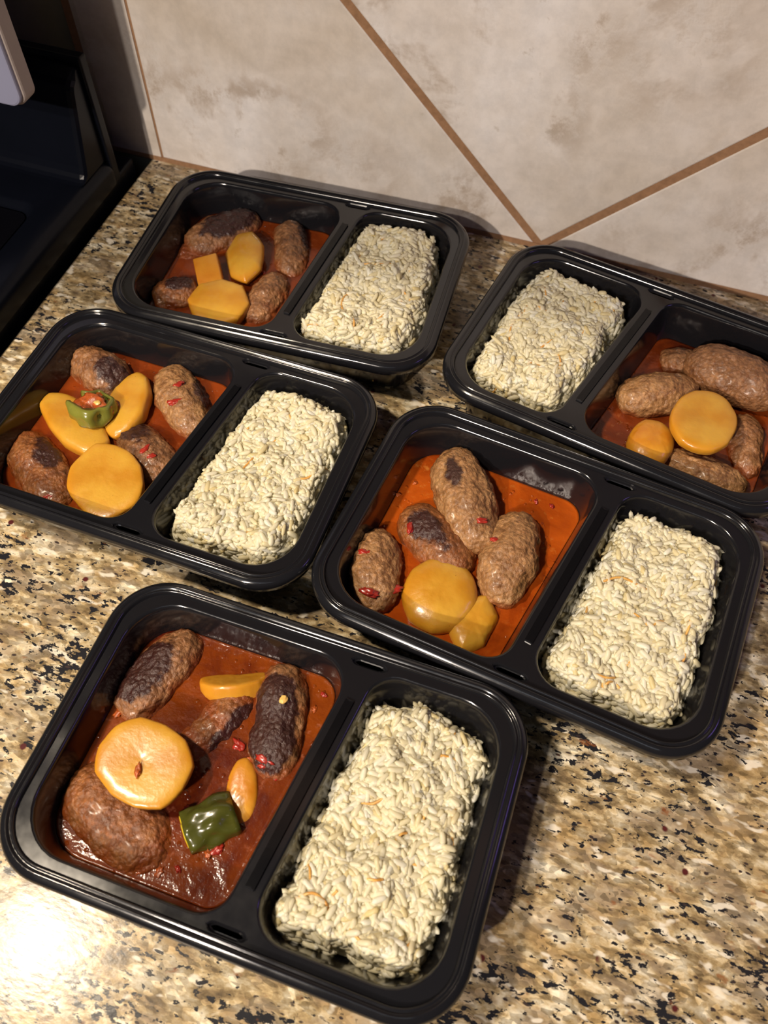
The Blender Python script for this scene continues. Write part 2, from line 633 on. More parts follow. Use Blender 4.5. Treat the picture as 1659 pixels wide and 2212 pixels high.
# riser: sloping front with rounded crease, side cheek
bm = bmesh.new()
prof = [(-.0745, .0200), (-.0715, .0206), (-.0690, .0222), (-.0672, .0250), (-.0655, .0300), (-.0530, .0830), (-.0515, .0860),
        (-.0480, .0885), (-.0420, .0945), (-.0385, .0945), (-.0385, .0195)]
xs = [-.955, -.2065, -.2035, -.2020]
ins = [0, 0, .0008, .0030]
rows = []
for x, dn in zip(xs, ins):
    rows.append([bm.verts.new((x, y + (dn if k < 8 else 0), max(.0195, z - (dn * .7 if 2 < k < 10 else 0)))) for k, (y, z) in enumerate(prof)])
for r0, r1 in zip(rows, rows[1:]):
    for k in range(len(prof) - 1):
        bm.faces.new((r0[k], r1[k], r1[k + 1], r0[k + 1]))
bm.faces.new(rows[0])
bm.faces.new(rows[-1][::-1])
o = rp('backguard_riser', bm, M['enamel'], False)
# thin rear plate standing behind the riser
bm = bmesh.new()
box_bm(bm, -.955, -.1985, -.0385, -.030, -.001, .1000, .0015)
rp('rear_plate', bm, M['enamel'])
# raised control console, rounded lower corner
bm = bmesh.new()


def console(bm, x0, x1, y0, y1, z0, z1, r, bev):
    pts = []
    for cx, cz, a0 in ((x1 - r, z0 + r, 270), (x1 - r, z1 - r, 0), (x0 + r, z1 - r, 90), (x0 + r, z0 + r, 180)):
        for k in range(8):
            a = math.radians(a0 + 90 * k / 7)
            pts.append((cx + r * math.cos(a), cz + r * math.sin(a)))
    cxm, czm = (x0 + x1) / 2, (z0 + z1) / 2

    def loop(y, s):
        return [bm.verts.new((cxm + (x - cxm) * (1 - s / (x1 - x0) * 2), y, czm + (z - czm) * (1 - s / (z1 - z0) * 2))) for x, z in pts]
    L = [loop(y0, bev), loop(y0 + bev * .3, bev * .3), loop(y0 + bev, 0), loop(y1, 0)]
    for p, q in zip(L, L[1:]):
        bridge(bm, p, q)
    bm.faces.new(L[0][::-1])
    bm.faces.new(L[-1])


console(bm, -.955, -.1995, -.1015, -.0895, .1005, .262, .0095, .0015)
con = rp('control_console', bm, M['panel_side'], False)
bm = bmesh.new()
console(bm, -.9535, -.2010, -.1045, -.1010, .1015, .261, .0095, .0012)
rp('console_face', bm, M['panel'], False)
bm = bmesh.new()
box_bm(bm, -.93, -.27, -.0900, -.032, .094, .250, .002)
rp('console_mount', bm, M['enamel'])
for k in range(4):
    bm = bmesh.new()
    bmesh.ops.create_cone(bm, cap_ends=True, segments=28, radius1=.019, radius2=.016, depth=.022,
                          matrix=Matrix.Translation((-.40 - k * .13, -.1150, .195)) @ Matrix.Rotation(math.radians(90), 4, 'X'))
    rp('knob', bm, M['enamel'])

# ------------------------------------------------------------------ containers
CT = {'front': (0.11153, -0.44637, -0.00894), 'middle': (0.20541, -0.29225, -0.10951), 'left': (-0.02258, -0.27935, -0.0203),
      'back': (-0.00744, -0.11803, 0.05472), 'right': (0.23301, -0.13385, -0.17458 + math.pi)}
HL, HW = .112, .07775


def rpoly(pts, radii, inset, n=9):
    """rounded convex polygon (ccw), inset by a distance"""
    m = len(pts)
    P = [Vector((p[0], p[1])) for p in pts]
    lines = []
    for i in range(m):
        a, b = P[i], P[(i + 1) % m]
        d = (b - a).normalized()
        nn = Vector((-d.y, d.x))
        lines.append((a + nn * inset, d))
    Q = []
    for i in range(m):
        (a, d), (b, e) = lines[i - 1], lines[i]
        den = d.x * e.y - d.y * e.x
        t = ((b.x - a.x) * e.y - (b.y - a.y) * e.x) / den
        Q.append(a + d * t)
    out = []
    for i in range(m):
        q = Q[i]
        d0 = lines[i - 1][1]
        d1 = lines[i][1]
        r = max(radii[i] - inset, .0035)
        ang = math.acos(max(-1, min(1, d0.dot(d1))))
        tl = r * math.tan(ang / 2)
        s = q - d0 * tl
        c = s + Vector((-d0.y, d0.x)) * r
        a0 = math.atan2(s.y - c.y, s.x - c.x)
        for k in range(n):
            a = a0 + ang * k / (n - 1)
            out.append((c.x + r * math.cos(a), c.y + r * math.sin(a)))
    return out


def div(v):
    return .0165 + .126 * v


OUT = [(-HL, -HW), (HL, -HW), (HL, HW), (-HL, HW)]
OUTR = [.031] * 4
OV = .0663
BIG = [(-.1005, -OV), (div(-OV) - .0052, -OV), (div(OV) - .0052, OV), (-.1005, OV)]
BIGR = [.026, .016, .018, .026]
SML = [(div(-OV) + .0052, -OV), (.1005, -OV), (.1005, OV), (div(OV) + .0052, OV)]
SMLR = [.017, .026, .026, .016]
ZD = .0408
BOWL = [(0, ZD), (.0006, ZD - .0003), (.0013, ZD - .0012), (.0018, ZD - .003), (.0030, .0310), (.0055, .0180), (.0068, .0110), (.0082, .0072), (.0104, .0044),
        (.0135, .0033)]


def mk_container(root):
    # skirt, body and rim with its two beads
    bm = bmesh.new()
    prof = [(.0255, .0004), (.0215, .0), (.0185, .0022), (.0170, .006), (.0118, .0300), (.0108, .0352), (.0012, .0352), (.0, .0358), (.0, .0398),
            (.0005, .0412), (.0016, .0424), (.0026, .0428), (.0034, .0434), (.0042, .0434), (.0048, .0425), (.0056, .0423),
            (.0060, .0432), (.0066, .0432), (.0071, .0418), (.0076, ZD)]
    prev = None
    first = None
    for off, z in prof:
        cur = [bm.verts.new((x, y, z)) for x, y in rpoly(OUT, OUTR, off, 14)]
        if prev:
            bridge(bm, prev, cur)
        else:
            first = cur
        prev = cur
    bm.faces.new(first[::-1])
    from_bm('rim_and_body', bm, root, M['plastic'])
    # deck between the two wells, with finger slots and the raised bar on the divider
    bm = bmesh.new()
    E = []

    def ring(pts, z):
        vs = [bm.verts.new((x, y, z)) for x, y in pts]
        for i in range(len(vs)):
            E.append(bm.edges.new((vs[i], vs[(i + 1) % len(vs)])))
        return vs
    ring(rpoly(OUT, OUTR, .0076, 14), ZD)
    ring(rpoly(BIG, BIGR, 0, 9), ZD)
    ring(rpoly(SML, SMLR, 0, 9), ZD)
    slots = []
    for cx, cy in ((.0252, .0674), (.0079, -.0674)):
        slots.append([(cx - .0098, cy - .0024), (cx + .0098, cy - .0024), (cx + .0098, cy + .0024), (cx - .0098, cy + .0024)])
    srings = [ring(rpoly(s, [.0022] * 4, 0, 5), ZD) for s in slots]
    d = Vector((.126, 1)).normalized()
    nn = Vector((d.y, -d.x))
    c0, c1 = Vector((div(-.049), -.049)), Vector((div(.047), .047))
    hw = .0019
    bar = [c0 - nn * hw, c0 + nn * hw, c1 + nn * hw, c1 - nn * hw]
    bring = ring(rpoly(bar, [.0012] * 4, 0, 4), ZD)
    bmesh.ops.triangle_fill(bm, use_beauty=True, edges=E)
    for s, vs in zip(slots, srings):
        prev = vs
        for ins, dz in ((.0004, -.0006), (.0008, -.0017), (.0013, -.0021)):
            cur = [bm.verts.new((x, y, ZD + dz)) for x, y in rpoly(s, [.0026] * 4, ins, 5)]
            bridge(bm, prev, cur)
            prev = cur
        bm.faces.new(prev)
    prev = bring
    for ins, dz in ((.0002, .0007), (.0006, .0012)):
        cur = [bm.verts.new((x, y, ZD + dz)) for x, y in rpoly(bar, [.0016] * 4, ins, 4)]
        bridge(bm, prev, cur)
        prev = cur
    bm.faces.new(prev)
    from_bm('divider', bm, root, M['plastic'], False)
    for nm, pts, rad in (('large_compartment', BIG, BIGR), ('small_compartment', SML, SMLR)):
        bm = bmesh.new()
        prev = None
        for off, z in BOWL:
            cur = [bm.verts.new((x, y, z)) for x, y in rpoly(pts, rad, off, 9)]
            if prev:
                bridge(bm, prev, cur)
            prev = cur
        bm.faces.new(prev)
        from_bm(nm, bm, root, M['plastic'])


CLAB = {'front': 'black plastic two-compartment food container nearest the camera, alone at the front',
        'middle': 'black plastic two-compartment container in the middle right, four tan meatballs piled high',
        'left': 'black plastic two-compartment container cut by the left edge, holding a green pepper ring',
        'back': 'black plastic two-compartment container farthest back left, in front of the tiled wall',
        'right': 'black plastic two-compartment container cut by the right edge, turned with its rice side left'}
proto = None
ROOT = {}
for k, (x, y, t) in CT.items():
    if proto is None:
        r = empty('food_container', (x, y, .0003), t)
        mk_container(r)
        proto = r
    else:
        r = proto.copy()
        COL.objects.link(r)
        r.location = (x, y, .0003)
        r.rotation_euler = (0, 0, t)
        for ch in list(proto.children):
            c = ch.copy()
            COL.objects.link(c)
            c.parent = r
    tag(r, CLAB[k], 'food container', 'meal prep containers on the granite')
    ROOT[k] = r


def cmat(k):
    x, y, t = CT[k]
    return Matrix.Translation((x, y, 0)) @ Matrix.Rotation(t, 4, 'Z')


def inset_at(z):
    for (o0, z0), (o1, z1) in zip(BOWL, BOWL[1:]):
        if z1 <= z <= z0:
            f = (z0 - z) / (z0 - z1)
            return o0 + f * (o1 - o0)
    return BOWL[-1][0]


# ------------------------------------------------------------------ sauce pools
WHERE = {'front': 'the front container', 'middle': 'the middle right container', 'left': 'the left container',
         'back': 'the back left container', 'right': 'the back right container'}
SAUCE = {'front': (.0200, 'sauce_front', 'deep red'), 'middle': (.0165, 'sauce_orange', 'bright orange-red'),
         'left': (.0190, 'sauce_dark', 'brown-orange'), 'back': (.0175, 'sauce_dark', 'thin brown-red'),
         'right': (.0140, 'sauce_dark', 'orange')}
for k, (zs, mt, colr) in SAUCE.items():
    bm = bmesh.new()
    prev = None
    fracs = [(.0042, -1), (.010, -1), (zs * .75, -1), (zs + .0004, -1)]
    for z, _ in fracs:
        cur = [bm.verts.new((x, y, z)) for x, y in rpoly(BIG, BIGR, inset_at(z) + .00025, 9)]
        if prev:
            bridge(bm, prev, cur)
        else:
            bm.faces.new(cur[::-1])
        prev = cur
    edge = rpoly(BIG, BIGR, inset_at(zs) + .00025, 9)
    cx, cy = sum(p[0] for p in edge) / len(edge), sum(p[1] for p in edge) / len(edge)
    for s in (.985, .96, .9, .82, .74, .66, .58, .5, .42, .34, .26, .18, .1):
        cur = []
        for x, y in edge:
            X, Y = cx + (x - cx) * s, cy + (y - cy) * s
            h = zs + .0005 * noise.noise(Vector((X * 90, Y * 90, 3 + len(k)))) * (1 if s < .95 else 0)
            cur.append(bm.verts.new((X, Y, h)))
        bridge(bm, prev, cur)
        prev = cur
    bm.faces.new(prev)
    o = from_bm('tomato_sauce', bm, None, M[mt])
    o.matrix_world = cmat(k)
    tag(o, '%s tomato sauce pooled round the meatballs in %s' % (colr, WHERE[k]), 'sauce', 'tomato sauce in the containers', 'stuff')

# ------------------------------------------------------------------ meatballs
_ico = {}


def ico(sub):
    if sub not in _ico:
        bm = bmesh.new()
        bmesh.ops.create_icosphere(bm, subdivisions=sub, radius=1)
        V = np.array([v.co[:] for v in bm.verts])
        F = [tuple(v.index for v in f.verts) for f in bm.faces]
        bm.free()
        _ico[sub] = (V, F)
    return _ico[sub]


def add_attr(me, name, vals):
    a = me.attributes.new(name, 'FLOAT', 'POINT')
    a.data.foreach_set('value', np.asarray(vals, dtype=np.float32))


def meatball(name, P, seed, mat, label, cat, zs, char=None, rough=1.0, blunt=2.5, pitch=0.0, dz=0.0):
    x, y, z, th, a, b, c = P
    V, F = ico(5)
    # superellipsoid: blunter, torpedo-like
    e = blunt
    nrm = (np.abs(V[:, 0]) ** e + (V[:, 1] ** 2 + V[:, 2] ** 2) ** (e / 2)) ** (1 / e)
    U = V / nrm[:, None]
    W = U * np.array([a * .985, b * .97, c * .97])
    S = Vector((seed * 3.1, seed * 1.7, seed))
    d = np.empty(len(V))
    ch = np.zeros(len(V))
    cv = Vector(char[0]).normalized() if char else None
    for i in range(len(V)):
        p = Vector(W[i])
        lo_ = noise.fractal(p * 36 + S, 1.0, 2.0, 3)
        hi = noise.fractal(p * 230 + S, .8, 2.1, 3)
        cr = noise.noise(p * 520 + S)
        d[i] = .0026 * lo_ + rough * (.00095 * hi + .00050 * cr)
        if char:
            n = Vector(U[i]).normalized()
            q = n.dot(cv)
            ch[i] = max(0, min(1, (q - char[1]) / char[2] + .35 * noise.noise(p * 75 + S)))
    W = W + V * d[:, None]
    if pitch:
        R = np.array(Matrix.Rotation(math.radians(pitch), 3, 'Y'))
        W = W @ R.T
    me = bpy.data.meshes.new(name)
    me.from_pydata([tuple(v) for v in W], [], F)
    o = link(name, me, None, M[mat])
    o.location = (x, y, z + dz)
    o.rotation_euler = (0, 0, th)
    zz = W[:, 2] + z + dz
    wet = np.clip((zs + .0055 + .002 * np.sin(W[:, 0] * 400 + seed) - zz) / .005, 0, 1)
    add_attr(me, 'wet', wet)
    add_attr(me, 'char', ch)
    tag(o, label, cat, 'meatballs in the containers')
    return o


PC = {"c5_M1": [0.0313, -0.4122, 0.0165, -1.8353, 0.0298, 0.0153, 0.013], "c5_M2": [0.0694, -0.4254, 0.0147, -2.0119, 0.0254, 0.0131, 0.0112],
      "c5_M3": [0.1003, -0.414, 0.0171, -1.3057, 0.0313, 0.016, 0.0136], "c5_M4": [0.0452, -0.4843, 0.0158, -0.3661, 0.0346, 0.0195, 0.0127],
      "c5_P1": [0.0502, -0.4591, 0.0337, -0.2611, 0.0244, 0.0211, 0.0042], "c4_A": [0.119, -0.3156, 0.0178, -1.2956, 0.0279, 0.015, 0.0143],
      "c4_B": [0.1463, -0.2859, 0.0169, -0.4756, 0.0275, 0.0168, 0.0134], "c4_C": [0.1546, -0.2565, 0.0226, -1.0298, 0.036, 0.0179, 0.0161],
      "c4_D": [0.1893, -0.2843, 0.0191, -1.5612, 0.0306, 0.0173, 0.0156], "c4_P1": [0.1579, -0.3186, 0.0175, -0.0402, 0.0209, 0.0231, 0.01],
      "c4_P2": [0.1805, -0.3293, 0.0135, -1.7042, 0.0198, 0.0125, 0.01], "c2_A": [-0.0996, -0.2354, 0.0191, -0.3757, 0.0242, 0.0151, 0.0136],
      "c2_B": [-0.0381, -0.2393, 0.0176, -0.7617, 0.0307, 0.0166, 0.0141], "c2_C": [-0.0402, -0.2861, 0.0168, -0.54, 0.0272, 0.0157, 0.0133],
      "c2_D": [-0.0959, -0.3172, 0.0161, -0.6536, 0.0343, 0.0168, 0.0126], "c2_P1": [-0.0676, -0.2567, 0.0215, -1.3594, 0.0264, 0.0141, 0.006],
      "c2_P2": [-0.0923, -0.281, 0.0215, -0.5074, 0.0309, 0.0138, 0.006], "c2_P3": [-0.0484, -0.3169, 0.0285, 0.7852, 0.0217, 0.0274, 0.005],
      "c1_A": [-0.0807, -0.0835, 0.0177, 0.967, 0.0317, 0.0167, 0.0142], "c1_B": [-0.0262, -0.0833, 0.0151, -1.0955, 0.0299, 0.0136, 0.0116],
      "c1_C": [-0.0858, -0.1532, 0.0163, 0.4706, 0.0167, 0.0151, 0.0128], "c1_D": [-0.0238, -0.1357, 0.0152, -1.5909, 0.0259, 0.0138, 0.0117],
      "c1_P1": [-0.0521, -0.1055, 0.0215, -1.1501, 0.0256, 0.0143, 0.006], "c1_P3": [-0.0504, -0.1556, 0.0215, 5.7539, 0.0222, 0.0204, 0.006],
      "c3_A": [0.2514, -0.1339, 0.0175, 0.5638, 0.0277, 0.0156, 0.014], "c3_B": [0.2956, -0.11, 0.0259, -0.2219, 0.0342, 0.0182, 0.0164],
      "c3_C": [0.3112, -0.1553, 0.0136, -1.3599, 0.0249, 0.0112, 0.0101], "c3_D": [0.2876, -0.1854, 0.0163, -0.1887, 0.0275, 0.012, 0.0108],
      "c3_P1": [0.2786, -0.1625, 0.0355, -3.23, 0.0196, 0.0268, 0.0048], "c3_P2": [0.252, -0.1795, 0.0235, -0.0434, 0.0135, 0.0168, 0.008]}
MB = [
    ('c5_M1', 'meat_brown', 'charred oblong meatball at the back left of the front container', 'front', ((.1, -.35, 1), .45, .55), 1.0),
    ('c5_M2', 'meat_sauced', 'half-sunk meatball with black scorched end in the middle of the front container', 'front', ((-.1, .9, .45), .62, .4), 1.0),
    ('c5_M3', 'meat_brown', 'meatball with large purple-black crust beside the divider of the front container', 'front', ((.15, -.25, 1), .30, .5), 1.0),
    ('c5_M4', 'meat_sauced', 'wide brown meatball coated in sauce under the round potato slice of the front container', 'front', None, .75),
    ('c4_A', 'meat_tan', 'tan meatball with red pepper bits at the left end of the middle right container', 'middle', None, 1.15),
    ('c4_B', 'meat_sauced', 'dark sauce-covered meatball with charred top in the centre of the middle right container', 'middle', ((-.35, -.15, 1), .60, .4), .9),
    ('c4_C', 'meat_tan', 'tall coarse tan meatball at the back of the middle right container', 'middle', ((-.35, -.25, .8), .90, .12), 1.3),
    ('c4_D', 'meat_tan', 'coarse tan meatball beside the divider of the middle right container', 'middle', None, 1.2),
    ('c2_A', 'meat_brown', 'meatball with dark crust at the back left corner of the left container', 'left', ((.75, .1, .7), .55, .4), 1.1),
    ('c2_B', 'meat_tan', 'meatball with two red pepper bits at the back right of the left container\'s sauce side', 'left', ((.2, .9, .5), .72, .3), 1.1),
    ('c2_C', 'meat_brown', 'meatball with red specks against the divider of the left container', 'left', ((-.7, .2, .7), .62, .35), 1.1),
    ('c2_D', 'meat_sauced', 'glossy sauce-soaked meatball at the front left corner of the left container', 'left', ((-.1, .5, .8), .72, .35), .9),
    ('c1_A', 'meat_brown', 'black-crusted meatball at the rear wall of the back left container', 'back', ((.3, -.1, 1), .38, .5), 1.0),
    ('c1_B', 'meat_brown', 'brown meatball next to the divider at the rear of the back left container', 'back', ((-.2, .8, .5), .75, .3), 1.0),
    ('c1_C', 'meat_sauced', 'dark red meatball at the front left corner of the back left container', 'back', ((.2, .3, 1), .55, .5), 1.0),
    ('c1_D', 'meat_brown', 'brown meatball by the divider right of the large potato in the back left container', 'back', None, 1.0),
    ('c3_A', 'meat_tan', 'brown meatball next to the divider of the back right container', 'right', None, 1.0),
    ('c3_B', 'meat_brown', 'large meatball at the rear wall of the back right container', 'right', None, .9),
    ('c3_C', 'meat_brown', 'curved narrow meatball right of the round potato in the back right container', 'right', None, 1.0),
    ('c3_D', 'meat_tan', 'long thin glossy meatball along the front edge of the back right container', 'right', None, .9),
]
for i, (k, mt, lab, cont, ch, ro) in enumerate(MB):
    meatball('meatball', PC[k], i + 1, mt, lab, 'meatball', SAUCE[cont][0], ch, ro)
# pieces mostly drowned in sauce
meatball('meatball', (-.0925, -.1035, .0120, .9, .021, .013, .0095), 31, 'meat_sauced',
         'sunken orange-brown meatball left of the potatoes in the back left container', 'meatball', SAUCE['back'][0], None, .8)
meatball('meatball', (.2690, -.0960, .0135, .2, .021, .013, .010), 32, 'meat_brown',
         'dim meatball in shadow behind the others in the back right container', 'meatball', SAUCE['right'][0], None, .9)

# ------------------------------------------------------------------ potatoes


def potato(P, seed, mat, label, zs, facets=11, p=5.0, fac=.55, tilt=(0, 0), dish=.0, scale=1.0, cut=None, name='potato_slice'):
    x, y, z, th, a, b, c = P
    NR, NA = 26, 96
    rnd = random.Random(seed)
    jit = [rnd.uniform(.95, 1.04) for _ in range(facets)]
    V = []
    ed = []
    rr = [math.sin(math.pi / 2 * i / NR) for i in range(1, NR + 1)]
    rr[-1] = 1.0

    def pr(phi):
        u = (phi / (2 * math.pi) * facets) % 1.0
        k = int(phi / (2 * math.pi) * facets) % facets
        w_ = math.pi / facets
        f = math.cos(w_) / math.cos((u - .5) * 2 * w_)
        j = jit[k] * (1 - u) + jit[(k + 1) % facets] * u
        return (1 - fac + fac * f) * j
    S = Vector((seed * 2.3, seed, 1.1))

    def zprof(r):
        return max(0.0, 1 - r ** p) ** (1 / p)
    V.append((0, 0, c * (1 - dish)))
    ed.append(0)
    for r in rr:
        for k in range(NA):
            ph = 2 * math.pi * k / NA
            q = r * pr(ph)
            X, Y = a * q * math.cos(ph), b * q * math.sin(ph)
            zz = c * zprof(r) * (1 - dish * max(0, 1 - (r / .75) ** 2))
            V.append((X, Y, zz))
            ed.append(max(0, (r - .80) / .2))
    nt = len(V)
    for r in rr[:-1][::-1]:
        for k in range(NA):
            ph = 2 * math.pi * k / NA
            q = r * pr(ph)
            V.append((a * q * math.cos(ph) * .97, b * q * math.sin(ph) * .97, -c * zprof(r)))
            ed.append(1)
    V.append((0, 0, -c))
    ed.append(1)
    F = [(0, 1 + k, 1 + (k + 1) % NA) for k in range(NA)]
    rings = (len(V) - 2) // NA
    for r in range(rings - 1):
        for k in range(NA):
            a0 = 1 + r * NA
            F.append((a0 + k, a0 + NA + k, a0 + NA + (k + 1) % NA, a0 + (k + 1) % NA))
    L = 1 + (rings - 1) * NA
    F += [(len(V) - 1, L + (k + 1) % NA, L + k) for k in range(NA)]
    W = []
    for v in V:
        q = Vector(v)
        q += q.normalized() * (.0009 * noise.noise(q * 70 + S) + .00018 * noise.noise(q * 420 + S))
        if cut is not None:      # flat knife cut
            dd = q.x * cut[0] + q.y * cut[1] - cut[2]
            if dd > 0:
                q = q - Vector((cut[0], cut[1], 0)) * dd * .94
        W.append(q)
    R = Matrix.Rotation(th, 3, 'Z') @ Matrix.Rotation(math.radians(tilt[1]), 3, 'Y') @ Matrix.Rotation(math.radians(tilt[0]), 3, 'X')
    W = [R @ (q * scale) for q in W]
    me = bpy.data.meshes.new(name)
    me.from_pydata([tuple(v) for v in W], [], F)
    bmx = bmesh.new()
    bmx.from_mesh(me)
    bmesh.ops.recalc_face_normals(bmx, faces=bmx.faces[:])
    bmx.to_mesh(me)
    bmx.free()
    o = link(name, me, None, M[mat])
    o.location = (x, y, z)
    add_attr(me, 'edge', ed)
    add_attr(me, 'wet', [max(0, min(1, (zs + .0012 - (q.z + z)) / .0022)) for q in W])
    tag(o, label, 'potato', 'potato pieces in the containers')
    return o


Zs = {k: v[0] for k, v in SAUCE.items()}
potato(PC['c5_P1'], 1, 'potato', 'large round potato slice with a red skin fleck on top of the front container\'s meat', Zs['front'], 11, 6, .6, (2, 1), .10)
potato((.0705, -.4035, .0165, .42, .0180, .0125, .0058), 2, 'potato',
       'thick pale potato slice on edge between two charred meatballs in the front container', Zs['front'], 9, 9, .25, (-42, 0))
potato((.0968, -.4545, .0180, -1.20, .0175, .0082, .0042), 3, 'potato_warm',
       'narrow yellow potato piece under sauce beside the green pepper in the front container', Zs['front'], 9, 3, .3, (0, 4))
potato(PC['c4_P1'], 4, 'potato', 'big rounded yellow potato chunk at the front of the middle right container', Zs['middle'], 9, 2.7, .35, (0, 0), 0, 1.03)
potato(PC['c4_P2'], 5, 'potato', 'small yellow potato wedge against the front rim of the middle right container', Zs['middle'], 6, 2.8, .8)
potato(PC['c2_P1'], 7, 'potato', 'upright oval yellow potato slice right of the green pepper in the left container', Zs['left'], 10, 4, .4, (14, 0), .05, 1.04)
potato(PC['c2_P2'], 8, 'potato', 'yellow potato slice under the green pepper ring in the left container', Zs['left'], 10, 4, .4, (-6, 0), 0, 1.04)
potato(PC['c2_P3'], 9, 'potato', 'large flat round potato slice at the front of the left container', Zs['left'], 13, 6, .4, (2, -3), .06)
potato(PC['c1_P1'], 10, 'potato', 'upright faceted yellow potato in the middle of the back left container', Zs['back'], 7, 2.6, .8, (16, 0), 0, 1.05)
potato(PC['c1_P3'], 11, 'potato', 'broad pale potato slice at the front of the back left container', Zs['back'], 8, 5, .85, (3, 0), 0, 1.04)
potato(PC['c3_P1'], 12, 'potato', 'large round orange potato slice on top in the back right container', Zs['right'], 12, 4.5, .35, (6, 0), .08, 1.02)
potato(PC['c3_P2'], 13, 'potato_warm', 'yellow potato piece half under sauce at the front of the back right container', Zs['right'], 9, 2.4, .3, (0, 0), 0, 1.08)
# squared-off cut block
bm = bmesh.new()
box_bm(bm, -.0088, .0088, -.0125, .0125, 0, .012, .0014, 3)
o = from_bm('potato_block', bm, None, M['potato_warm'])
o.location = (-.0690, -.1295, .0165)
o.rotation_euler = (math.radians(10), math.radians(-8), math.radians(32))
me = o.data
add_attr(me, 'edge', [0] * len(me.vertices))
add_attr(me, 'wet', [1.0 if v.co.z < .002 else (.35 if v.co.y < -.004 else 0) for v in me.vertices])
tag(o, 'square-cut orange potato block between the other potatoes in the back left container', 'potato', 'potato pieces in the containers')

# press every piece against the well's inner walls and floor instead of letting it pass through them
_off = np.array([b[0] for b in BOWL][::-1])
_z = np.array([b[1] for b in BOWL][::-1])
for o in list(bpy.data.objects):
    if o.get('category') not in ('meatball', 'potato') or o.type != 'MESH':
        continue
    bpy.context.view_layer.update()
    mw_ = o.matrix_world.copy()
    k = min(CT, key=lambda q: (cmat(q).inverted() @ mw_.translation - Vector((-.043, 0, 0))).xy.length)
    A = np.array(cmat(k).inverted() @ mw_)
    B = np.linalg.inv(A)
    me = o.data
    n = len(me.vertices)
    v = np.empty(n * 3)
    me.vertices.foreach_get('co', v)
    v = np.c_[v.reshape(-1, 3), np.ones(n)] @ A.T
    v[:, 2] = np.maximum(v[:, 2], .0036)
    ins = np.interp(v[:, 2], _z, _off) + .0003
    v[:, 1] = np.clip(v[:, 1], -OV + ins, OV - ins)
    v[:, 0] = np.clip(v[:, 0], -.1005 + ins, div(v[:, 1]) - .0052 - ins)
    v = (v @ B.T)[:, :3]
    me.vertices.foreach_set('co', v.ravel())
    me.update()

# ------------------------------------------------------------------ green pepper


def curl(bm, r, t, length, a0, a1, wav, seed, n=22, m=10):
    """curved wall of a pepper: arc round local Y"""
    S = Vector((seed, 2 * seed, 0))
    G_ = []
    for side, rr_ in ((0, r), (1, r - t)):
        rows_ = []
        for i in range(n + 1):
            a_ = math.radians(a0 + (a1 - a0) * i / n)
            row = []
            for j in range(m + 1):
                v_ = (j / m - .5) * length
                e_ = rr_ + wav * noise.noise(Vector((a_ * 2, v_ * 120, 0)) + S)
                taper = 1 - .12 * (2 * j / m - 1) ** 2
                row.append(bm.verts.new((e_ * taper * math.cos(a_), v_, e_ * taper * math.sin(a_))))
            rows_.append(row)
        G_.append(rows_)
    O, I = G_
    for i in range(n):
        for j in range(m):
            bm.faces.new((O[i][j], O[i][j + 1], O[i + 1][j + 1], O[i + 1][j]))
            bm.faces.new((I[i][j], I[i + 1][j], I[i + 1][j + 1], I[i][j + 1]))
        bm.faces.new((O[i][0], O[i + 1][0], I[i + 1][0], I[i][0]))
        bm.faces.new((O[i][m], I[i][m], I[i + 1][m], O[i + 1][m]))
    for j in range(m):
        bm.faces.new((O[0][j], I[0][j], I[0][j + 1], O[0][j + 1]))
        bm.faces.new((O[n][j], O[n][j + 1], I[n][j + 1], I[n][j]))


pp = empty('green_pepper_piece', (.0885, -.4718, .0165))
tag(pp, 'dark green pepper chunk with yellow inner edge in the front container', 'pepper')
bm = bmesh.new()
curl(bm, .0125, .0026, .0250, -5, 150, .0030, 3)
o = from_bm('pepper_skin', bm, pp, M['pepper'])
o.rotation_euler = (0, 0, math.radians(-48))
bm = bmesh.new()
curl(bm, .0091, .0022, .0185, 20, 178, .0022, 5)
o = from_bm('pepper_flesh', bm, pp, M['pepper_in'])
o.rotation_euler = (0, 0, math.radians(-48))
o.location = (-.0032, -.0026, 0)

pr_ = empty('green_pepper_ring', (-.0835, -.2705, .0290))
tag(pr_, 'curled green pepper ring filled with tomato pulp on potatoes in the left container', 'pepper')
bm = bmesh.new()
curl(bm, .0142, .0026, .0125, 0, 300, .0040, 8, 44, 8)
o = from_bm('pepper_skin', bm, pr_, M['pepper_light'])
o.rotation_euler = (math.radians(108), math.radians(12), math.radians(150))
bm = bmesh.new()
curl(bm, .0115, .0014, .0105, 20, 285, .0030, 9, 36, 6)
o = from_bm('pepper_flesh', bm, pr_, M['pepper'])
o.rotation_euler = (math.radians(108), math.radians(12), math.radians(150))


def blob(name, loc, r, seed, mat, label=None, cat=None, group=None, parent=None, squash=(1, 1, .6), sub=3, amp=.35, rz=0.0):
    V, F = ico(sub)
    S = Vector((seed, seed * .7, 0))
    W = []
    for v in V:
        k_ = 1 + amp * noise.fractal(Vector(v) * 1.6 + S, 1, 2, 2)
        W.append((v[0] * squash[0] * r * k_, v[1] * squash[1] * r * k_, v[2] * squash[2] * r * k_))
    o_ = pydata(name, W, F, parent, M[mat])
    o_.location = loc
    o_.rotation_euler = (0, 0, rz)
    if label:
        tag(o_, label, cat, group)
    return o_


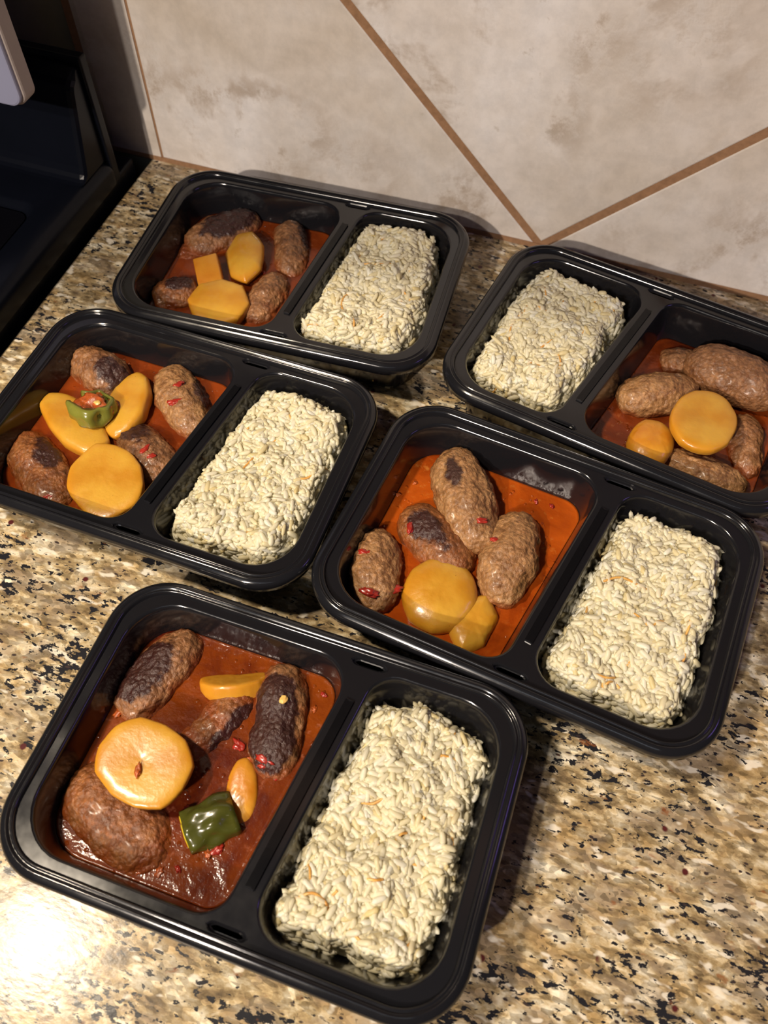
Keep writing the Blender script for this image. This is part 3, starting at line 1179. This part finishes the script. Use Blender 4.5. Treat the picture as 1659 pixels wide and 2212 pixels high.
blob('tomato_pulp', (-.0830, -.2700, .0285), .0115, 4.4, 'pulp', 'clump of orange-red tomato pulp inside the green pepper ring', 'tomato',
     squash=(1.05, .9, .55), sub=4, amp=.55)
blob('pepper_seed', (-.0790, -.2690, .0350), .0017, 2.2, 'seed', 'pale yellow seed on the tomato pulp in the pepper ring', 'seed', squash=(1.3, 1, .5))
blob('pepper_seed', (.1008, -.4071, .0309), .0019, 3.2, 'seed', 'orange seed on the purple-black crust of the meatball by the front divider', 'seed',
     squash=(1, 1.3, .5))
blob('pepper_seed', (.0390, -.4650, .0262), .0016, 5.2, 'seed', 'small yellow seed just left below the round front potato slice', 'seed', squash=(1.2, 1, .5))

BITS = [('c4_A', [0.1114, -0.3127, 0.0304], 3.6), ('c4_A', [0.1215, -0.3347, 0.0279], 5.5), ('c4_A', [0.1337, -0.3269, 0.0237], 5),
        ('c4_C', [0.1683, -0.2745, 0.035], 4), ('c4_D', [0.1787, -0.2816, 0.0314], 3), ('c2_B', [-0.0403, -0.2368, 0.0316], 4),
        ('c2_B', [-0.0367, -0.2494, 0.0301], 5), ('c2_C', [-0.038, -0.2885, 0.03], 4), ('c2_C', [-0.0327, -0.2915, 0.0293], 3.5),
        ('c2_D', [-0.0777, -0.3343, 0.0246], 5.0), ('c3_D', [0.2858, -0.1953, 0.0221], 3.2), ('c5_M3', [0.1029, -0.4368, 0.026], 5),
        ('c5_M3', [0.1031, -0.4400, 0.0245], 3.0), ('c4_B', [0.1298, -0.287, 0.0262], 4.0)]
BL = ['small red pepper bit near the top end of the leftmost tan meatball', 'red pepper bit on the lower front of the leftmost tan meatball',
      'long dark red pepper bit on the right flank of the leftmost tan meatball', 'red pepper bit on the right side of the tall tan meatball',
      'tiny red bit high on the tan meatball beside the middle divider', 'upper of two red bits on the meatball at the back of the left container',
      'lower of two red bits on the meatball at the back of the left container', 'upper red speck on the meatball against the left container\'s divider',
      'lower red speck on the meatball against the left container\'s divider', 'red pepper piece on the soaked meatball at the left container\'s front corner',
      'red pepper bit on the long thin meatball along the back right container\'s front edge', 'red pulp lump at the lower end of the purple-crusted meatball',
      'small red lump at the very tip of the purple-crusted meatball', 'red smear of pepper on the dark sauced meatball in the middle right container']
for i, ((k, p, s), lb) in enumerate(zip(BITS, BL)):
    P = PC[k]
    c = Vector(P[:3])
    q = Vector(p)
    q = c + (q - c) * .985
    r = s * .00062
    blob('red_pepper_bit', q, r, i * 1.9, 'red', lb, 'pepper bit', 'red pepper bits on the meatballs', squash=(.75, 1.6, .45), amp=.55,
         rz=P[3] + random.uniform(-.5, .9))
# skin fleck on the front potato
o = blob('tomato_skin', (.0500, -.4640, .0383), .0017, 8.1, 'pulp', 'curled red tomato skin scrap on the large front potato slice', 'tomato', squash=(.8, 2.0, .35), amp=.5, rz=.35)

FLECKS = {'front': [(0.0407, -0.3881, 5), (0.0208, -0.4376, 5), (0.086, -0.4332, 6), (0.0944, -0.4382, 4), (0.0899, -0.4517, 4), (0.0971, -0.4528, 5),
                    (0.0746, -0.4708, 4), (0.0651, -0.4625, 4), (0.0969, -0.4822, 5), (0.0936, -0.4855, 4), (0.1106, -0.4411, 5), (0.1156, -0.4033, 3),
                    (0.1175, -0.3948, 3), (.075, -.500, 4), (.083, -.496, 3), (.066, -.503, 3), (.022, -.485, 3.5), (.027, -.478, 3)],
          'middle': [(0.1497, -0.3364, 4), (0.1573, -0.3308, 3), (0.2047, -0.2393, 3), (0.1146, -0.2616, 3), (0.1948, -0.2393, 3), (.122, -.250, 2.5)],
          'left': [(-0.0569, -0.2412, 4), (-0.0213, -0.2508, 4), (-.062, -.292, 3), (-.075, -.335, 3)],
          'back': [(-0.0698, -0.1282, 3), (-0.0632, -0.1308, 4), (-.036, -.112, 3)],
          'right': [(0.246, -0.164, 3), (.240, -.185, 2.5)]}
for k, L in FLECKS.items():
    for i, (x, y, s) in enumerate(L):
        blob('tomato_bit', (x, y, Zs[k] + .0004), s * .00036, i * 2.7 + len(k), 'pulp' if i % 2 else 'red',
             'tiny red tomato bit floating in the sauce of ' + WHERE[k], 'tomato', 'tomato bits in the sauce of ' + WHERE[k], squash=(1.5, 1, .40), sub=3, amp=.9,
             rz=i * 1.3)

# ------------------------------------------------------------------ rice
RP = {'front': ([(36, 59), (55, 61), (76, 60), (90, 54), (96, 45), (97, 29), (97.5, 4), (97, -17), (95, -40), (91, -54), (84, -61), (75, -61), (57, -58),
                 (45, -60), (32, -60), (22.5, -57), (20, -50), (22, -40), (22, -21), (26, -2), (27.5, 22), (31, 44)], .0345),
      'middle': ([(33, 56), (48, 61), (62, 61), (74, 61), (91, 58), (96.5, 47), (97, 15), (97, -10), (96, -31), (94, -48), (89, -57), (75, -60), (52, -60),
                  (33, -60), (20, -56), (18.5, -46), (23, -16), (26.5, 11), (30, 41)], .0385),
      'left': ([(34, 60), (42, 61), (69, 61), (90, 57), (96, 51), (97.5, 24), (97.5, -7), (96, -38), (91, -54), (75, -59), (55, -59), (26, -58), (19, -48),
                (21.5, -20), (26, 8), (28.5, 40)], .0370),
      'back': ([(33, 61), (47, 61), (75, 61), (89, 58), (93, 48), (96, 15), (96.5, -21), (94, -46), (85, -60), (69, -60.5), (45, -60), (19, -54), (18, -40), (21.5, -8),
                (26, 28), (31, 50)], .0405),
      'right': ([(96, -54), (83, -61), (65, -61), (42, -58), (21, -56), (23, -32), (25.5, -1), (28, 23), (34, 50), (63, 54), (88, 57), (96, 48),
                 (97.5, 22), (97.5, -5), (97, -22)], .0385)}


def inside_dist(poly, X):
    """signed distance (positive inside) of points X (n,2) to the polygon"""
    n = len(poly)
    d = np.full(len(X), 1e9)
    ins = np.zeros(len(X), bool)
    for i in range(n):
        a = np.array(poly[i])
        b = np.array(poly[(i + 1) % n])
        ab = b - a
        t = np.clip(((X - a) @ ab) / (ab @ ab), 0, 1)
        q = a + t[:, None] * ab
        d = np.minimum(d, np.hypot(*(X - q).T))
        c = ((a[1] > X[:, 1]) != (b[1] > X[:, 1]))
        xi = a[0] + (X[:, 1] - a[1]) * ab[0] / (ab[1] if abs(ab[1]) > 1e-12 else 1e-12)
        ins ^= c & (X[:, 0] < xi)
    return np.where(ins, d, -d)


def grain_template():
    rings, seg = 5, 6
    V = [(-.5, 0, 0)]
    for i in range(rings):
        t = -.5 + (i + 1) / (rings + 1)
        r = .5 * (1 - (2 * abs(t)) ** 2.6) ** .5
        for k in range(seg):
            a = 2 * math.pi * k / seg
            V.append((t, r * math.cos(a), r * math.sin(a)))
    V.append((.5, 0, 0))
    F = []
    for k in range(seg):
        F.append((0, 1 + (k + 1) % seg, 1 + k))
    for i in range(rings - 1):
        for k in range(seg):
            a = 1 + i * seg
            n = a + seg
            F.append((a + k, a + (k + 1) % seg, n + (k + 1) % seg))
            F.append((a + k, n + (k + 1) % seg, n + k))
    L = 1 + (rings - 1) * seg
    for k in range(seg):
        F.append((L + k, L + (k + 1) % seg, len(V) - 1))
    return np.array(V), np.array(F)


GV, GF = grain_template()


def hfield(k):
    poly, H = RP[k]
    poly = [(a * .001, b * .001) for a, b in poly]
    seed = {'front': 1.0, 'middle': 5.0, 'left': 9.0, 'back': 13.0, 'right': 17.0}[k]

    def h(X):
        d = inside_dist(poly, X)
        lump = np.array([noise.fractal(Vector((x * 55 + seed, y * 55, seed)), 1, 2, 3) for x, y in X])
        big = np.array([noise.noise(Vector((x * 32 + seed, y * 32, seed + 4))) for x, y in X])
        d = d + np.array([.0022 * noise.noise(Vector((x * 130 + seed, y * 130, seed))) + .0035 * noise.noise(Vector((x * 55, y * 55 + seed, seed))) for x, y in X])
        e = np.clip(d / .0105, 0, 1)
        prof = 1 - (1 - e) ** 2.2
        base = .0075
        return base + (H - base - .0015) * prof + (lump * .0034 + big * .0045) * np.clip(d / .010, 0, 1), d
    return poly, h


def add_rice(k, label):
    poly, h = hfield(k)
    P = np.array(poly)
    lo_, hi_ = P.min(0), P.max(0)
    root = empty('rice_portion', cmat(k) @ Vector((.0605, 0, .004)), CT[k][2])
    off = np.array([.0605, 0, .004])
    tag(root, label, 'rice', 'rice portions in the containers')
    # packed inner mound that the visible grains sit on
    nx, ny = 46, 66
    gx = np.linspace(lo_[0] - .001, hi_[0] + .001, nx)
    gy = np.linspace(lo_[1] - .001, hi_[1] + .001, ny)
    XX = np.array([(a, b) for a in gx for b in gy])
    hz, dd = h(XX)
    zz = np.where(dd > .0012, hz - .0007, .0045)
    idx = {}
    V, F = [], []
    for i in range(nx):
        for j in range(ny):
            q = i * ny + j
            if dd[q] > -.0015:
                idx[q] = len(V)
                V.append((XX[q][0] - off[0], XX[q][1] - off[1], max(zz[q], .0045) - off[2]))
    for i in range(nx - 1):
        for j in range(ny - 1):
            q = (i * ny + j, (i + 1) * ny + j, (i + 1) * ny + j + 1, i * ny + j + 1)
            if all(u in idx for u in q):
                F.append(tuple(idx[u] for u in q))
    core = pydata('rice_mound', V, F, root, M['rice'])
    core['kind'] = 'stuff'
    add_attr(core.data, 'tone', np.full(len(V), .18))
    # grains
    N = 4300
    X = RNG.uniform(lo_, hi_, (N * 3, 2))
    hz, dd = h(X)
    keep = dd > .0006
    X, hz, dd = X[keep][:N], hz[keep][:N], dd[keep][:N]
    # extra grains along the slumping edge
    e = 1e-4
    hx = (h(X + [e, 0])[0] - hz) / e
    hy = (h(X + [0, e])[0] - hz) / e
    nrm = np.stack([-hx, -hy, np.ones(len(X))], 1)
    slope = np.hypot(hx, hy)
    nrm /= np.linalg.norm(nrm, axis=1)[:, None]
    # steep flanks need more grains per plan area
    ex = RNG.random(len(X)) < np.clip(slope * .5, 0, 1)
    Xe = X[ex] + RNG.normal(0, .0005, (ex.sum(), 2))
    X = np.vstack([X, Xe])
    hz = np.concatenate([hz, hz[ex] - RNG.uniform(0, .003, ex.sum())])
    nrm = np.vstack([nrm, nrm[ex]])
    n = len(X)
    ang = np.array([noise.noise(Vector((x * 70, y * 70, 31.0))) for x, y in X]) * 4.5 + RNG.normal(0, .85, n)
    t = np.stack([np.cos(ang), np.sin(ang), RNG.normal(0, .30, n)], 1)
    t -= nrm * (np.sum(t * nrm, 1) - RNG.normal(0, .17, n))[:, None]
    t /= np.linalg.norm(t, axis=1)[:, None]
    bvec = np.cross(nrm, t)
    bvec /= np.linalg.norm(bvec, axis=1)[:, None]
    cvec = np.cross(t, bvec)
    Ln = RNG.normal(.0083, .0011, n)
    Wd = RNG.normal(.0030, .00032, n)
    bend = RNG.normal(0, .16, n)
    lift = np.where(RNG.random(n) < .12, RNG.normal(.0011, .0006, n), RNG.normal(-.0003, .0006, n))
    C = np.concatenate([X, hz[:, None]], 1) + nrm * lift[:, None]
    g = GV[None]
    lx = g[..., 0] * Ln[:, None]
    ly = g[..., 1] * Wd[:, None] + (g[..., 0] ** 2) * bend[:, None] * Ln[:, None]
    lz = g[..., 2] * Wd[:, None] * .85
    W = C[:, None] + lx[..., None] * t[:, None] + ly[..., None] * bvec[:, None] + lz[..., None] * cvec[:, None]
    # keep every grain inside its well
    zmin = W[:, :, 2].min(1)
    W[:, :, 2] += np.maximum(0, .0046 - zmin)[:, None]
    W = W.reshape(-1, 3) - off
    Fs = (GF[None] + (np.arange(n) * len(GV))[:, None, None]).reshape(-1, 3)
    me = bpy.data.meshes.new('rice_grains')
    me.vertices.add(len(W))
    me.vertices.foreach_set('co', W.ravel())
    me.loops.add(len(Fs) * 3)
    me.loops.foreach_set('vertex_index', Fs.ravel().astype(np.int32))
    me.polygons.add(len(Fs))
    me.polygons.foreach_set('loop_start', np.arange(0, len(Fs) * 3, 3, dtype=np.int32))
    me.update(calc_edges=True)
    o = link('rice_grains', me, root, M['rice'])
    tone = np.clip(RNG.normal(.62, .20, n), .12, 1)
    add_attr(me, 'tone', np.repeat(tone, len(GV)))
    o['kind'] = 'stuff'
    return root, h, off


STR = {'front': [[(0.1394, -0.4938), (0.1472, -0.4876), (0.1537, -0.4884), (0.1578, -0.4923)], [(0.155, -0.4427), (0.1604, -0.4415), (0.1648, -0.4376)], [(0.1759, -0.4541), (0.1776, -0.4504), (0.1798, -0.449)], [(0.1689, -0.474), (0.1728, -0.4733), (0.1758, -0.4717)], [(0.1787, -0.4122), (0.1858, -0.4088), (0.194, -0.4088)], [(0.1981, -0.4314), (0.1983, -0.4373)], [(0.1384, -0.4746), (0.1423, -0.4771), (0.1448, -0.4824)], [(0.1681, -0.4952), (0.1734, -0.4979), (0.1773, -0.4988)], [(0.1591, -0.41), (0.163, -0.4127)], [(0.169, -0.5076), (0.1714, -0.5101)], [(0.1355, -0.4403), (0.1388, -0.4414)], [(0.2021, -0.464), (0.2019, -0.459)]],
       'middle': [[(0.2408, -0.2929), (0.25, -0.2877), (0.2654, -0.2892)], [(0.2701, -0.2906), (0.2792, -0.2903)], [(0.2598, -0.3068), (0.265, -0.3101), (0.2693, -0.3134)], [(0.2693, -0.3134), (0.2721, -0.3082), (0.2769, -0.306)], [(0.2882, -0.3016), (0.2881, -0.3064), (0.2871, -0.3114)], [(0.2846, -0.3156), (0.2911, -0.3123)], [(0.2877, -0.317), (0.2892, -0.3211), (0.2884, -0.3254)], [(0.2474, -0.3454), (0.2532, -0.3453), (0.2575, -0.343)], [(0.2508, -0.3531), (0.2538, -0.3485), (0.2574, -0.3452)], [(0.2574, -0.3452), (0.2608, -0.3479)], [(0.295, -0.3557), (0.298, -0.348), (0.2988, -0.3419), (0.2965, -0.3396)], [(0.2364, -0.307), (0.2361, -0.3129)], [(0.2469, -0.241), (0.2485, -0.2486)], [(0.2632, -0.235), (0.2682, -0.2379)], [(0.302, -0.2639), (0.3012, -0.2722)], [(0.2407, -0.2654), (0.2477, -0.2608)], [(0.2825, -0.2408), (0.2831, -0.2455)], [(0.2615, -0.3359), (0.2632, -0.3321)]],
       'left': [[(0.0267, -0.2982), (0.0259, -0.287), (0.029, -0.2764)], [(0.065, -0.2693), (0.0716, -0.2674), (0.0765, -0.2613)], [(0.0593, -0.2828), (0.0648, -0.2799), (0.0676, -0.2744)], [(0.034, -0.2378), (0.0399, -0.2433)], [(0.0615, -0.2397), (0.0618, -0.2477)], [(0.0426, -0.3295), (0.049, -0.3216)]],
       'back': [[(0.0145, -0.1735), (0.0195, -0.168), (0.029, -0.1656)], [(0.0417, -0.1532), (0.0365, -0.1451), (0.0366, -0.1345), (0.0477, -0.133)], [(0.0747, -0.0664), (0.0761, -0.0597), (0.0805, -0.0543)], [(0.055, -0.0883), (0.0637, -0.0838)], [(0.0697, -0.1169), (0.076, -0.1222), (0.0816, -0.1294)], [(0.0492, -0.1712), (0.052, -0.1637), (0.0481, -0.1554)], [(0.069, -0.1754), (0.0676, -0.1708), (0.0712, -0.1663)], [(0.0858, -0.1513), (0.0847, -0.1383)], [(0.035, -0.1017), (0.0558, -0.0979)], [(0.0667, -0.1599), (0.0693, -0.1533)]],
       'right': [[(0.1495, -0.1355), (0.148, -0.126), (0.1498, -0.1165)], [(0.1380, -0.1731), (0.1430, -0.174), (0.1518, -0.1711)], [(0.1819, -0.1371), (0.1856, -0.1483), (0.1845, -0.1597)], [(0.1655, -0.18), (0.1731, -0.1805), (0.1806, -0.1837)], [(0.1704, -0.1347), (0.1761, -0.1276)], [(0.1611, -0.086), (0.1635, -0.0926)], [(0.1533, -0.1126), (0.1537, -0.1079)]]}


def strand(root, P3, r):
    n = max(8, len(P3) * 5)
    pts = [Vector(p) for p in P3]
    # catmull-rom
    Q = [pts[0] * 2 - pts[1]] + pts + [pts[-1] * 2 - pts[-2]]
    path = []
    for i in range(1, len(Q) - 2):
        for s in range(6):
            t = s / 6
            a, b, c, d = Q[i - 1], Q[i], Q[i + 1], Q[i + 2]
            path.append(.5 * ((2 * b) + (c - a) * t + (2 * a - 5 * b + 4 * c - d) * t * t + (3 * b - a - 3 * c + d) * t ** 3))
    path.append(pts[-1])
    V, F = [], []
    m = 6
    for i, p in enumerate(path):
        d = (path[min(i + 1, len(path) - 1)] - path[max(i - 1, 0)]).normalized()
        s = d.cross(Vector((0, 0, 1))).normalized()
        u = s.cross(d)
        for k in range(m):
            a = 2 * math.pi * k / m
            V.append(p + (s * math.cos(a) + u * math.sin(a)) * r)
    for i in range(len(path) - 1):
        for k in range(m):
            F.append((i * m + k, i * m + (k + 1) % m, (i + 1) * m + (k + 1) % m, (i + 1) * m + k))
    F.append(tuple(range(m))[::-1])
    F.append(tuple((len(path) - 1) * m + k for k in range(m)))
    return pydata('vermicelli_strand', V, F, root, M['verm'])


RL = {'front': 'mound of white rice with browned vermicelli in the front container',
      'middle': 'mound of white rice with many browned vermicelli in the middle right container',
      'left': 'mound of plain white rice with few vermicelli in the left container',
      'back': 'tall heap of white rice with curled vermicelli in the back left container',
      'right': 'mound of white rice in the left half of the back right container'}
for k in CT:
    root, h, off = add_rice(k, RL[k])
    inv = cmat(k).inverted()
    lst = [list(s) for s in STR[k]]
    poly = [(a * .001, b * .001) for a, b in RP[k][0]]
    rr = random.Random(len(k) * 7)
    tries = 0
    while len(lst) < (22 if k != 'left' else 12) and tries < 300:   # short ends poking out between the grains
        tries += 1
        u, v = rr.uniform(.022, .094), rr.uniform(-.056, .056)
        if inside_dist(poly, np.array([(u, v)]))[0] < .006:
            continue
        p = cmat(k) @ Vector((u, v, 0))
        a = rr.uniform(0, 6.28)
        L = rr.uniform(.0025, .006)
        lst.append([(p.x, p.y), (p.x + L * math.cos(a), p.y + L * math.sin(a))])
    for s in lst:
        uv = [inv @ Vector((x, y, 0)) for x, y in s]
        X = np.array([(p.x, p.y) for p in uv])
        hz, dd = h(X)
        P3 = []
        for i, (p, z_) in enumerate(zip(X, hz)):
            end = (i == 0 or i == len(X) - 1)
            P3.append((p[0] - off[0], p[1] - off[1], z_ + (.0021 if not end else .0012) - off[2]))
        strand(root, P3, .00066)
